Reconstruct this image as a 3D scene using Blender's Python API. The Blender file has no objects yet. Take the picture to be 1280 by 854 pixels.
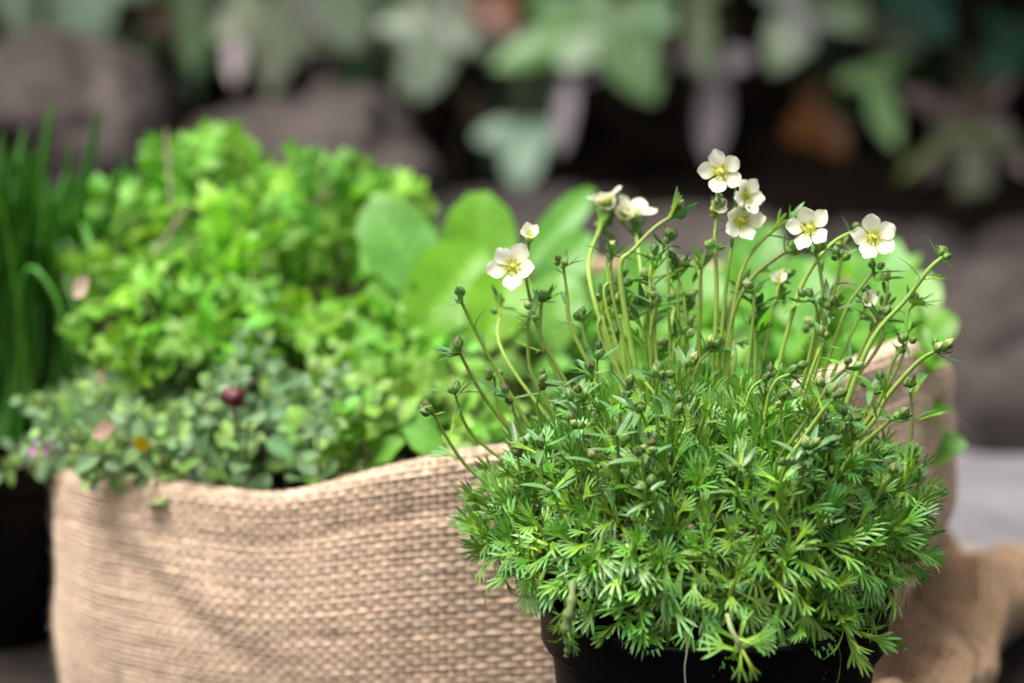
import bpy, math, random
import numpy as np
from mathutils import Matrix, Vector

R = math.radians
rng = np.random.default_rng(11)
random.seed(5)
sc = bpy.context.scene
col = sc.collection

# ------------------------------------------------------------------ camera
PITCH = R(14.0)
CAM = np.array([0.0, -0.853, 0.399])
FPX = 100.0 / 36.0 * 1280
cd = bpy.data.cameras.new('camera')
cam = bpy.data.objects.new('camera', cd); col.objects.link(cam)
cam.location = CAM; cam.rotation_euler = (R(90) - PITCH, 0, 0)
cd.lens = 100; cd.sensor_width = 36; cd.clip_start = 0.05; cd.clip_end = 60
cd.dof.use_dof = True; cd.dof.focus_distance = 0.868; cd.dof.aperture_fstop = 5.4
cd.dof.aperture_blades = 9
sc.camera = cam

# ------------------------------------------------------------------ light
SUN_EL, SUN_AZ = R(70), R(-112)      # azimuth measured from +Y towards +X
w = bpy.data.worlds.new('World'); sc.world = w; w.use_nodes = True
nt = w.node_tree; bg = nt.nodes['Background']
sky = nt.nodes.new('ShaderNodeTexSky'); sky.sky_type = 'NISHITA'; sky.sun_disc = False
sky.sun_elevation = SUN_EL; sky.sun_rotation = SUN_AZ
sky.dust_density = 4.0; sky.ozone_density = 1.0; sky.air_density = 1.0
hs = nt.nodes.new('ShaderNodeHueSaturation'); hs.inputs['Saturation'].default_value = 0.22   # thin even cloud
nt.links.new(sky.outputs[0], hs.inputs['Color']); nt.links.new(hs.outputs[0], bg.inputs[0])
bg.inputs[1].default_value = 0.07
sd = bpy.data.lights.new('sun', 'SUN'); sd.energy = 2.3; sd.angle = R(42); sd.color = (1, .965, .92)
sun = bpy.data.objects.new('sun', sd); col.objects.link(sun)
sdir = Vector((math.sin(SUN_AZ) * math.cos(SUN_EL), math.cos(SUN_AZ) * math.cos(SUN_EL), math.sin(SUN_EL)))
sun.rotation_euler = sdir.to_track_quat('Z', 'Y').to_euler(); sun.location = sdir * 3
vs = sc.view_settings
vs.view_transform = 'Standard'; vs.look = 'None'; vs.gamma = 1; vs.use_curve_mapping = False
vs.exposure = 1.52
sc.render.engine = 'CYCLES'; sc.cycles.use_denoising = True
sc.cycles.max_bounces = 8; sc.cycles.transparent_max_bounces = 4; sc.cycles.caustics_reflective = False

# ------------------------------------------------------------------ helpers
cP, sP = math.cos(PITCH), math.sin(PITCH)
FW = np.array([0, cP, -sP]); UP = np.array([0, sP, cP]); RT = np.array([1.0, 0, 0])
def ray(px, py): return FW + RT * ((px - 640) / FPX) + UP * ((427 - py) / FPX)
BACK = .27
def P(px, py, y):
    d = ray(px, py); return CAM + d * ((y - CAM[1]) / d[1])
def PZ(px, py, z):
    d = ray(px, py); return CAM + d * ((z - CAM[2]) / d[2])
def proj(p):
    q = np.asarray(p) - CAM; k = q @ FW
    return 640 + FPX * (q @ RT) / k, 427 - FPX * (q @ UP) / k
def unit(v): v = np.asarray(v, float); return v / (np.linalg.norm(v) + 1e-12)
def basis(y, zh):
    y = unit(y); x = np.cross(y, zh)
    if np.linalg.norm(x) < 1e-6: x = np.cross(y, [.3, .5, .8])
    x = unit(x); return np.stack([x, y, np.cross(x, y)], 1)
def M4(B, p, s=1.0):
    m = Matrix.Identity(4)
    for i in range(3):
        for j in range(3): m[i][j] = B[i, j] * s
        m[i][3] = p[i]
    return m

# a geometry is (V, Q, C): vertices, quads, vertex colours
def grid(Pg, C, wrap=False):
    n, m = Pg.shape[:2]
    idx = np.arange(n * m).reshape(n, m)
    if wrap: idx = np.concatenate([idx, idx[:, :1]], 1)
    Q = np.stack([idx[:-1, :-1], idx[:-1, 1:], idx[1:, 1:], idx[1:, :-1]], -1).reshape(-1, 4)
    C = np.broadcast_to(C, Pg.shape)
    return Pg.reshape(-1, 3).astype(float), Q, C.reshape(-1, 3).astype(float)
def join(gs):
    V, Q, C, o = [], [], [], 0
    for v, q, c in gs:
        V.append(v); Q.append(q + o); C.append(c); o += len(v)
    return np.concatenate(V), np.concatenate(Q), np.concatenate(C)
def xf(g, B=None, p=(0, 0, 0), s=1.0, tint=None):
    v, q, c = g; v = v * s
    if B is not None: v = v @ B.T
    return v + np.asarray(p), q, (c if tint is None else c * tint)
def mesh(name, g, mat, smooth=True):
    v, q, c = g
    me = bpy.data.meshes.new(name)
    me.vertices.add(len(v)); me.vertices.foreach_set('co', v.astype(np.float32).ravel())
    me.loops.add(q.size); me.loops.foreach_set('vertex_index', q.astype(np.int32).ravel())
    me.polygons.add(len(q)); me.polygons.foreach_set('loop_start', np.arange(0, q.size, 4, dtype=np.int32))
    me.polygons.foreach_set('use_smooth', np.full(len(q), smooth))
    a = me.color_attributes.new('Col', 'FLOAT_COLOR', 'POINT')
    a.data.foreach_set('color', np.concatenate([c, np.ones((len(c), 1))], 1).astype(np.float32).ravel())
    me.update(calc_edges=True); me.materials.append(mat)
    return me
def link(name, data, parent=None, mw=None):
    o = bpy.data.objects.new(name, data); col.objects.link(o)
    if parent is not None: o.parent = parent
    if mw is not None:
        o.matrix_basis = (WM[parent].inverted() @ mw) if parent is not None else mw
        WM[o] = mw
    else:
        WM[o] = WM[parent].copy() if parent is not None else Matrix.Identity(4)
    return o
class _W(dict):
    def __getitem__(s, k): return dict.get(s, k.name, Matrix.Identity(4))
    def __setitem__(s, k, v): dict.__setitem__(s, k.name, v)
WM = _W()
def tag(o, label=None, cat=None, group=None, kind=None):
    for k, v in (('label', label), ('category', cat), ('group', group), ('kind', kind)):
        if v: o[k] = v
    return o
def thing(name, p, label, cat, group=None):
    o = link(name, None, None, Matrix.Translation(Vector(p))); o.empty_display_size = .01
    return tag(o, label, cat, group)
def tube(pts, rad, sides=6, colr=(1, 1, 1), cols=None):
    pts = np.asarray(pts, float); n = len(pts)
    rad = np.broadcast_to(np.asarray(rad, float), (n,))
    T = np.gradient(pts, axis=0); T /= np.linalg.norm(T, axis=1, keepdims=True) + 1e-12
    h = np.array([.31, .77, .2]); A = np.cross(T, h); A /= np.linalg.norm(A, axis=1, keepdims=True) + 1e-12
    B = np.cross(T, A); f = np.arange(sides) / sides * 2 * np.pi
    G = pts[:, None] + rad[:, None, None] * (np.cos(f)[None, :, None] * A[:, None] + np.sin(f)[None, :, None] * B[:, None])
    C = np.broadcast_to(np.asarray(colr if cols is None else np.asarray(cols)[:, None, :], float), G.shape)
    return grid(G, C, True)
def lathe(prof, seg=64, colr=(1, 1, 1)):
    prof = np.asarray(prof, float); f = np.arange(seg) / seg * 2 * np.pi
    G = np.stack([prof[:, :1] * np.cos(f), prof[:, :1] * np.sin(f), np.repeat(prof[:, 1:2], seg, 1)], -1)
    return grid(G[::-1], np.asarray(colr, float), True)
def catmull(pts, per=6):
    p = np.asarray(pts, float)
    p = np.vstack([2 * p[0] - p[1], p, 2 * p[-1] - p[-2]]); out = []
    for i in range(1, len(p) - 2):
        a, b, c, d = p[i - 1:i + 3]
        for t in np.arange(per) / per:
            out.append(.5 * (2 * b + (c - a) * t + (2 * a - 5 * b + 4 * c - d) * t * t + (3 * b - a - 3 * c + d) * t ** 3))
    out.append(p[-2]); return np.array(out)
_pn = {}
def vnoise(x, y=0.0, z=0.0, seed=0):
    """smooth value noise, vectorised, -1..1"""
    x, y, z = np.broadcast_arrays(np.asarray(x, float), np.asarray(y, float), np.asarray(z, float))
    if seed not in _pn: _pn[seed] = np.random.default_rng(seed + 77).uniform(-1, 1, (32, 32, 32))
    T = _pn[seed]; xi, yi, zi = np.floor(x).astype(int), np.floor(y).astype(int), np.floor(z).astype(int)
    fx, fy, fz = x - xi, y - yi, z - zi
    fx, fy, fz = [t * t * (3 - 2 * t) for t in (fx, fy, fz)]
    g = lambda a, b, c: T[(xi + a) % 32, (yi + b) % 32, (zi + c) % 32]
    lerp = lambda a, b, t: a + (b - a) * t
    return lerp(lerp(lerp(g(0,0,0), g(1,0,0), fx), lerp(g(0,1,0), g(1,1,0), fx), fy),
                lerp(lerp(g(0,0,1), g(1,0,1), fx), lerp(g(0,1,1), g(1,1,1), fx), fy), fz)

# ------------------------------------------------------------------ materials
def newmat(name):
    m = bpy.data.materials.new(name); m.use_nodes = True
    return m, m.node_tree.nodes, m.node_tree.links
def leafmat(name, trans=.35, rough=.42, spec=.5, dv=.25, dh=.02, nscale=300, tw=(1.25, 1.3, .45)):
    m, N, L = newmat(name); b = N['Principled BSDF']; out = N['Material Output']
    at = N.new('ShaderNodeAttribute'); at.attribute_name = 'Col'
    oi = N.new('ShaderNodeObjectInfo')
    mr = N.new('ShaderNodeMapRange'); mr.inputs[3].default_value = 1 - dv; mr.inputs[4].default_value = 1 + dv
    L.new(oi.outputs['Random'], mr.inputs[0])
    mul = N.new('ShaderNodeMath'); mul.operation = 'MULTIPLY'; mul.inputs[1].default_value = 7.31
    fr = N.new('ShaderNodeMath'); fr.operation = 'FRACT'
    L.new(oi.outputs['Random'], mul.inputs[0]); L.new(mul.outputs[0], fr.inputs[0])
    mh = N.new('ShaderNodeMapRange'); mh.inputs[3].default_value = .5 - dh; mh.inputs[4].default_value = .5 + dh
    L.new(fr.outputs[0], mh.inputs[0])
    tc = N.new('ShaderNodeTexCoord'); no = N.new('ShaderNodeTexNoise'); no.inputs['Scale'].default_value = nscale
    no.inputs['Detail'].default_value = 3; L.new(tc.outputs['Object'], no.inputs['Vector'])
    mn = N.new('ShaderNodeMapRange'); mn.inputs[3].default_value = .78; mn.inputs[4].default_value = 1.22
    L.new(no.outputs[0], mn.inputs[0])
    v = N.new('ShaderNodeMath'); v.operation = 'MULTIPLY'; L.new(mr.outputs[0], v.inputs[0]); L.new(mn.outputs[0], v.inputs[1])
    hsv = N.new('ShaderNodeHueSaturation'); L.new(at.outputs['Color'], hsv.inputs['Color'])
    L.new(mh.outputs[0], hsv.inputs['Hue']); L.new(v.outputs[0], hsv.inputs['Value'])
    L.new(hsv.outputs[0], b.inputs['Base Color'])
    b.inputs['Roughness'].default_value = rough; b.inputs['Specular IOR Level'].default_value = spec
    bp = N.new('ShaderNodeBump'); bp.inputs['Strength'].default_value = .25; bp.inputs['Distance'].default_value = .0006
    L.new(no.outputs[0], bp.inputs['Height']); L.new(bp.outputs[0], b.inputs['Normal'])
    tr = N.new('ShaderNodeBsdfTranslucent'); mx = N.new('ShaderNodeMix'); mx.data_type = 'RGBA'; mx.blend_type = 'MULTIPLY'
    mx.inputs[0].default_value = 1; L.new(hsv.outputs[0], mx.inputs[6]); mx.inputs[7].default_value = (*tw, 1)
    L.new(mx.outputs[2], tr.inputs['Color'])
    ms = N.new('ShaderNodeMixShader'); ms.inputs[0].default_value = trans
    L.new(b.outputs[0], ms.inputs[1]); L.new(tr.outputs[0], ms.inputs[2]); L.new(ms.outputs[0], out.inputs[0])
    return m
def rockmat(name, c0, c1, scale=9, rough=.85, bump=.6, fine=60, dist=.006, spec=.3):
    m, N, L = newmat(name); b = N['Principled BSDF']
    tc = N.new('ShaderNodeTexCoord'); n1 = N.new('ShaderNodeTexNoise'); n1.inputs['Scale'].default_value = scale; n1.inputs['Detail'].default_value = 8
    n1.inputs['Roughness'].default_value = .65
    n2 = N.new('ShaderNodeTexNoise'); n2.inputs['Scale'].default_value = fine; n2.inputs['Detail'].default_value = 6
    L.new(tc.outputs['Object'], n1.inputs[0]); L.new(tc.outputs['Object'], n2.inputs[0])
    r = N.new('ShaderNodeValToRGB'); r.color_ramp.elements[0].color = (*c0, 1); r.color_ramp.elements[1].color = (*c1, 1)
    r.color_ramp.elements[0].position = .32; r.color_ramp.elements[1].position = .68
    L.new(n1.outputs[0], r.inputs[0])
    mx = N.new('ShaderNodeMix'); mx.data_type = 'RGBA'; mx.blend_type = 'OVERLAY'; mx.inputs[0].default_value = .35
    L.new(r.outputs[0], mx.inputs[6]); L.new(n2.outputs[0], mx.inputs[7]); L.new(mx.outputs[2], b.inputs['Base Color'])
    ad = N.new('ShaderNodeMath'); L.new(n1.outputs[0], ad.inputs[0]); L.new(n2.outputs[0], ad.inputs[1])
    bp = N.new('ShaderNodeBump'); bp.inputs['Strength'].default_value = bump; bp.inputs['Distance'].default_value = dist
    L.new(ad.outputs[0], bp.inputs['Height']); L.new(bp.outputs[0], b.inputs['Normal'])
    b.inputs['Roughness'].default_value = rough; b.inputs['Specular IOR Level'].default_value = spec
    return m
def yarnmat(name):
    m, N, L = newmat(name); b = N['Principled BSDF']
    at = N.new('ShaderNodeAttribute'); at.attribute_name = 'Col'
    tc = N.new('ShaderNodeTexCoord'); n1 = N.new('ShaderNodeTexNoise'); n1.inputs['Scale'].default_value = 900; n1.inputs['Detail'].default_value = 4
    n2 = N.new('ShaderNodeTexNoise'); n2.inputs['Scale'].default_value = 22; n2.inputs['Detail'].default_value = 4
    L.new(tc.outputs['Object'], n1.inputs[0]); L.new(tc.outputs['Object'], n2.inputs[0])
    a = N.new('ShaderNodeMapRange'); a.inputs[3].default_value = .62; a.inputs[4].default_value = 1.38; L.new(n1.outputs[0], a.inputs[0])
    c = N.new('ShaderNodeMapRange'); c.inputs[3].default_value = .82; c.inputs[4].default_value = 1.18; L.new(n2.outputs[0], c.inputs[0])
    v = N.new('ShaderNodeMath'); v.operation = 'MULTIPLY'; L.new(a.outputs[0], v.inputs[0]); L.new(c.outputs[0], v.inputs[1])
    hsv = N.new('ShaderNodeHueSaturation'); L.new(at.outputs['Color'], hsv.inputs['Color']); L.new(v.outputs[0], hsv.inputs['Value'])
    L.new(hsv.outputs[0], b.inputs['Base Color']); b.inputs['Roughness'].default_value = .8
    b.inputs['Specular IOR Level'].default_value = .25
    b.inputs['Sheen Weight'].default_value = .15
    bp = N.new('ShaderNodeBump'); bp.inputs['Strength'].default_value = .5; bp.inputs['Distance'].default_value = .0004
    L.new(n1.outputs[0], bp.inputs['Height']); L.new(bp.outputs[0], b.inputs['Normal'])
    return m
def potmat(name):
    m, N, L = newmat(name); b = N['Principled BSDF']
    tc = N.new('ShaderNodeTexCoord'); vo = N.new('ShaderNodeTexVoronoi'); vo.inputs['Scale'].default_value = 330
    L.new(tc.outputs['Object'], vo.inputs['Vector'])
    n1 = N.new('ShaderNodeTexNoise'); n1.inputs['Scale'].default_value = 45; n1.inputs['Detail'].default_value = 4; L.new(tc.outputs['Object'], n1.inputs[0])
    r = N.new('ShaderNodeValToRGB'); r.color_ramp.elements[0].position = .07; r.color_ramp.elements[0].color = (1, 1, 1, 1)
    r.color_ramp.elements[1].position = .13; r.color_ramp.elements[1].color = (0, 0, 0, 1); L.new(vo.outputs['Distance'], r.inputs[0])
    r2 = N.new('ShaderNodeValToRGB'); r2.color_ramp.elements[0].position = .56; r2.color_ramp.elements[1].position = .66; L.new(n1.outputs[0], r2.inputs[0])
    mu = N.new('ShaderNodeMath'); mu.operation = 'MULTIPLY'; L.new(r.outputs[0], mu.inputs[0]); L.new(r2.outputs[0], mu.inputs[1])
    mx = N.new('ShaderNodeMix'); mx.data_type = 'RGBA'; L.new(mu.outputs[0], mx.inputs[0])
    mx.inputs[6].default_value = (.004, .004, .0045, 1); mx.inputs[7].default_value = (.22, .2, .18, 1)
    L.new(mx.outputs[2], b.inputs['Base Color'])
    mr = N.new('ShaderNodeMapRange'); mr.inputs[3].default_value = .36; mr.inputs[4].default_value = .6; L.new(n1.outputs[0], mr.inputs[0])
    L.new(mr.outputs[0], b.inputs['Roughness']); b.inputs['Specular IOR Level'].default_value = .07
    n3 = N.new('ShaderNodeTexNoise'); n3.inputs['Scale'].default_value = 700; L.new(tc.outputs['Object'], n3.inputs[0])
    bp = N.new('ShaderNodeBump'); bp.inputs['Strength'].default_value = .12; bp.inputs['Distance'].default_value = .0005
    L.new(n3.outputs[0], bp.inputs['Height']); L.new(bp.outputs[0], b.inputs['Normal'])
    return m

M_sax = leafmat('saxifrage_leaf', .15, .38, .5, .30, .022, 500)
M_stem = leafmat('stem_green', .2, .5, .4, .15, .012, 700)
M_bud = leafmat('bud', .1, .5, .4, .2, .012, 900)
M_petal = leafmat('petal', .35, .55, .25, .03, .004, 350, (1, 1, .93))
M_par = leafmat('parsley_leaf', .38, .42, .45, .42, .02, 250)
M_ore = leafmat('oregano_leaf', .28, .5, .4, .25, .02, 400)
M_broad = leafmat('broad_leaf', .42, .38, .45, .12, .012, 120)
M_chive = leafmat('chive_blade', .25, .4, .5, .25, .015, 200)
M_ivy = leafmat('ivy_leaf', .10, .36, .6, .2, .015, 90)
M_yarn = yarnmat('jute_yarn')
M_pot = potmat('black_plastic')
M_rock = rockmat('grey_rock', (.014, .010, .008), (.088, .070, .062), 11)
M_rockd = rockmat('dark_rock', (.010, .008, .0075), (.045, .036, .033), 9)
M_pave = rockmat('paving_stone', (.11, .104, .107), (.20, .19, .198), 14, .9, .4, 160, .002)
M_wood = rockmat('dark_wood', (.008, .0055, .004), (.030, .020, .014), 20)
M_soil = rockmat('soil', (.003, .0022, .002), (.016, .011, .008), 60, .95, 1.0, 300, .004, .03)

# ------------------------------------------------------------------ setting
g = np.linspace(-1, 1, 61)
X, Y = np.meshgrid(g * 6, g * 6)
Z = np.zeros_like(X) - .004
tag(link('ground', mesh('ground', grid(np.stack([X, Y, Z], -1), 1.0), M_wood)), kind='structure')

def slab(name, x0, x1, y0, y1, z0, z1, mat, bev=.006, seed=0):
    """a worn stone slab with rounded, uneven edges"""
    n = 24; u = np.linspace(0, 1, n); rows = []
    prof = [(bev * 0, z0), (0, z1 - bev), (bev * .3, z1 - bev * .3), (bev, z1), (.25, z1), (.5, z1)]
    t = np.arange(96) / 96 * 4; cx, cy, hx, hy = (x0 + x1) / 2, (y0 + y1) / 2, (x1 - x0) / 2, (y1 - y0) / 2
    k = t.astype(int); f = (t - k) * 2 - 1
    sx = np.choose(k, [f, np.ones_like(f), -f, -np.ones_like(f)]); sy = np.choose(k, [-np.ones_like(f), f, np.ones_like(f), -f])
    G = []
    for ins, z in prof:
        if ins < .2: px, py = sx * (hx - ins), sy * (hy - ins)
        else: px, py = sx * hx * (1 - ins * 2 + .001), sy * hy * (1 - ins * 2 + .001)
        wob = vnoise(sx * 3, sy * 3, seed, 3) * .003
        G.append(np.stack([cx + px + wob, cy + py + wob, np.full_like(px, z) + (vnoise(px * 30, py * 30, seed, 4) * .0012 if z > z0 else 0)], -1))
    return grid(np.array(G), 1.0, True)
pv = link('pavement', None); tag(pv, kind='structure')
for i, (a, b_, c, d) in enumerate([(-.012, .47, .315, .66), (.476, .95, .315, .66)]):
    link('paving_stone', mesh('paving_stone', slab('s', a, b_, c, d, -.035, 0.0, M_pave, .005, i * 3.7), M_pave), pv)
dk = link('wooden_deck', None); tag(dk, kind='structure')
for i in range(12):
    x0 = -.70 + i * .137
    link('plank', mesh('plank', slab('p', x0, x0 + .132, -.2, .62 if i < 5 else .310, -.028, -.0005, M_wood, .004, 20 + i), M_wood), dk)

# earth bank rising behind the planters
u = np.linspace(-1.6, 1.6, 120); v = np.linspace(0, 1, 60)
U, Vv = np.meshgrid(u, v)
yb = np.interp(Vv, [0, .12, .3, .5, .68, .85, 1], [.86, 1.2, 1.42, 1.36, 1.12, 1.05, 1.25]) + .05 * vnoise(U * 4, Vv * 4, 0, 5) - (.0 + .58 * np.clip((U + .05) / .35, 0, 1)) * np.clip((Vv - .42) / .16, 0, 1)  # unseen upper overhang, jutting further on the right, added to shade the background
zb = -.03 + .85 * Vv ** 1.05 + .04 * vnoise(U * 7, Vv * 9, 3, 5)
tag(link('earth_bank', mesh('earth_bank', grid(np.stack([U, yb, zb], -1), 1.0), M_soil)), kind='structure')

def rock(px, py, y, wpx, hpx, depth, mat, label, seed, tilt=0.0, shade=1.0):
    y += .10 if y > .61 else 0
    c = P(px, py, y); k = (c - CAM) @ FW / FPX
    n, m = 26, 40
    th = np.linspace(.02, np.pi - .02, n)[:, None]; ph = np.arange(m)[None] / m * 2 * np.pi
    d = np.stack([np.sin(th) * np.cos(ph), np.sin(th) * np.sin(ph), np.cos(th) + 0 * ph], -1)
    e = np.sign(d) * np.abs(d) ** .72
    r = 1 + .16 * vnoise(d[..., 0] * 2 + seed, d[..., 1] * 2, d[..., 2] * 2, 6) + .07 * vnoise(d[..., 0] * 6, d[..., 1] * 6 + seed, d[..., 2] * 6, 7) + .03 * vnoise(d[..., 0] * 15, d[..., 1] * 15 + seed, d[..., 2] * 15, 8)
    G = e * r[..., None] * np.array([wpx * k / 2, depth / 2, hpx * k / 2])
    ct, st = math.cos(tilt), math.sin(tilt)
    G = np.stack([G[..., 0] * ct + G[..., 2] * st, G[..., 1], -G[..., 0] * st + G[..., 2] * ct], -1)
    o = link('rock', mesh('rock', grid(G[::-1], shade, True), mat), None, Matrix.Translation(Vector(c)))
    return tag(o, label, 'rock', 'rocks along the foot of the bank')
rock(70, 190, .66, 260, 260, .22, M_rock, 'mauve grey rock behind the tall chives', 1.3, .15)
rock(372, 225, .70, 300, 190, .20, M_rock, 'grey brown rock behind the bright parsley', 4.1, -.05)
rock(640, 330, .66, 330, 170, .16, M_rockd, 'low dark rock behind the upright oval leaves', 6.4)
rock(870, 335, .62, 240, 130, .14, M_rock, 'low grey rock behind the creamy flowers', 8.8)
rock(1120, 380, .64, 240, 170, .20, M_rockd, 'dark brown rock under the reddish creeper leaves', 9.9, .1)
rock(1262, 500, .60, 240, 300, .16, M_rock, 'tall grey rock at the edge of the paving beside the crumpled burlap', 12.1, .12)
rock(1275, 350, .78, 160, 90, .16, M_rock, 'small grey rock lying above the tall grey rock', 15.7, -.3)
rock(215, 330, .62, 200, 140, .12, M_rockd, 'dark brown rock wedged low between the two pale rocks', 17.2)

# ------------------------------------------------------------------ burlap weave
PITCHY = .00268
def weave(S, Nu, Nv, sides, closed, seed, base=(.63, .475, .35), amp=.00028, ru=.00081, rv=.00068):
    r = np.random.default_rng(seed); gs = []
    def frame(u, v):
        p = S(u, v); e = .08
        du = (S(u + e, v) - S(u - e, v)); dv = (S(u, v + e) - S(u, v - e))
        n = np.cross(du, dv); n /= np.linalg.norm(n, axis=-1, keepdims=True) + 1e-12
        du /= np.linalg.norm(du, axis=-1, keepdims=True) + 1e-12
        dv /= np.linalg.norm(dv, axis=-1, keepdims=True) + 1e-12
        return p, du, dv, n
    f = np.arange(sides) / sides * 2 * np.pi
    base = np.array(base)
    def yarn(along_u):
        A, Bn = (Nu, Nv) if along_u else (Nv, Nu)
        nb = Bn + (0 if (closed and not along_u) else 1)
        if along_u and closed: a = np.arange(0, 2 * A) / 2.0
        else: a = np.arange(0, 2 * A + 1) / 2.0
        j = np.arange(nb)
        A2, J = np.meshgrid(a, j)
        jj = J + r.normal(0, .045, nb)[:, None] + .10 * vnoise(A2 / 9, J * 3.1, seed, 9) * (1 if not closed or not along_u else 1)
        if along_u and closed:      # keep the seam continuous
            jj = J + r.normal(0, .045, nb)[:, None] + .2 * np.sin(A2 / A * 2 * np.pi * 17 + J * 2.1) * .25 + .05 * np.sin(A2 / A * 2 * np.pi * 41 + J * 5.3)
        jj = np.clip(jj, 0, Bn) if not (closed and not along_u) else jj
        p, du, dv, n = frame(A2, jj) if along_u else frame(jj, A2)
        sgn = 1 if along_u else -1
        wv = sgn * np.cos(np.pi * (A2 + J))
        p = p + n * (amp * wv - (0 if along_u else .00006))[..., None]
        side = dv if along_u else du
        rr = (ru if along_u else rv) * (1 + .08 * r.normal(0, 1, nb)[:, None] + .22 * vnoise(A2 / 2.2, J * 7.7, seed + 1, 10) + .10 * wv)
        rr = np.clip(rr, .0004, .0013)
        G = p[:, :, None] + rr[..., None, None] * (np.cos(f)[:, None] * side[:, :, None] * 1.08 + np.sin(f)[:, None] * n[:, :, None] * .60)
        tone = (1 + .09 * r.normal(0, 1, nb)[:, None] + .28 * vnoise(A2 / 3, J * 1.7, seed + 2, 11)) 
        warm = np.clip(.5 + .5 * vnoise(A2 / 7, J * 2.3, seed + 3, 12), 0, 1)[..., None]
        cc = base * tone[..., None] * (1 - warm * np.array([.02, .08, .16]))
        ns, nr, ks = G.shape[0], G.shape[1], sides
        idx = np.arange(ns * nr * ks).reshape(ns, nr, ks)
        i2 = np.concatenate([idx, idx[:, :, :1]], 2)
        if along_u and closed: i2 = np.concatenate([i2, i2[:, :1]], 1)
        Q = np.stack([i2[:, :-1, :-1], i2[:, :-1, 1:], i2[:, 1:, 1:], i2[:, 1:, :-1]], -1).reshape(-1, 4)
        C = np.broadcast_to(cc[:, :, None], G.shape).reshape(-1, 3)
        return G.reshape(-1, 3), Q, C
    gs = [yarn(True), yarn(False)]
    # loose jute fibres standing off the cloth
    nf = int(Nu * Nv * .5)
    uu = r.uniform(0, Nu, nf); vv_ = r.uniform(0, Nv, nf)
    p, du, dv, n = frame(uu, vv_)
    d = n * r.uniform(.3, 1, nf)[:, None] + du * r.normal(0, .9, nf)[:, None] + dv * r.normal(0, .7, nf)[:, None]
    d /= np.linalg.norm(d, axis=1, keepdims=True)
    Lf = r.uniform(.001, .0034, nf)[:, None]; sd_ = np.cross(d, n); sd_ /= np.linalg.norm(sd_, axis=1, keepdims=True) + 1e-9
    p = p + n * .0008
    q = p + d * Lf * .6; e = p + d * Lf + du * (Lf * r.normal(0, .35, nf)[:, None]); wd = .00004
    Gf = np.stack([p - sd_ * wd, p + sd_ * wd, q + sd_ * wd, q - sd_ * wd, e + sd_ * wd * .5, e - sd_ * wd * .5], 1)
    i = np.arange(nf)[:, None] * 6
    Qf = np.concatenate([i + [0, 1, 2, 3], i + [3, 2, 4, 5]], 0)
    gs.append((Gf.reshape(-1, 3), Qf, np.broadcast_to(base * 1.25, (nf * 6, 3))))
    for _ in range(260 if closed else 60):          # longer stray threads, most of them along the rim
        u0 = r.uniform(0, Nu); v0 = (r.normal(.70, .04) if closed and r.random() < .7 else r.uniform(.1, .95)) * Nv
        p0, d1, d2, n0 = [t_[0] for t_ in frame(np.array([u0]), np.array([v0]))]
        L_ = r.uniform(.003, .009); dd = n0 * r.uniform(.2, .8) + d1 * r.normal(0, .8) + d2 * r.normal(.2, .6); dd /= np.linalg.norm(dd)
        gs.append(tube([p0, p0 + dd * L_ * .4 + n0 * .0008, p0 + dd * L_ * .75 + d1 * L_ * r.normal(0, .25), p0 + dd * L_ + d1 * L_ * r.normal(0, .4)], [.00009, .00008, .00007, .00004], 4, base * 1.2))
    return join(gs)

# the sack: an oval planter with a rolled rim
SX, SY, SA, SB = -.004, .186, .1665, .113
rim_px = np.array([(20, 585), (60, 584), (130, 600), (230, 608), (340, 624), (400, 612), (470, 592), (560, 572), (640, 562), (760, 545), (900, 515), (1050, 462), (1140, 425), (1196, 462), (1260, 465)], float)
NS = 720
thS = np.linspace(0, 2 * np.pi, NS + 1)
def oval(th):
    c, s = np.cos(th), np.sin(th); n = 2.35
    return SX + SA * np.sign(c) * np.abs(c) ** (2 / n), SY + SB * np.sign(s) * np.abs(s) ** (2 / n)
ox, oy = oval(thS)
hz = []
for x, y, t in zip(ox, oy, thS):
    kf = (np.array([x, y, .11]) - CAM) @ FW
    px = 640 + FPX * x / kf; py = np.interp(px, rim_px[:, 0], rim_px[:, 1])
    z = P(px, py, y)[2]
    bk = np.clip((math.sin(t) - .05) / .35, 0, 1)
    hz.append(z * (1 - bk) + .148 * bk)
hz = np.array(hz); k_ = np.hanning(25); k_ /= k_.sum()
hz = np.convolve(np.concatenate([hz[-41:-1], hz, hz[1:41]]), k_, 'same')[40:-40]
hz[-1] = hz[0]
NU, NV = 430, 72
ROLL = .0042
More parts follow.
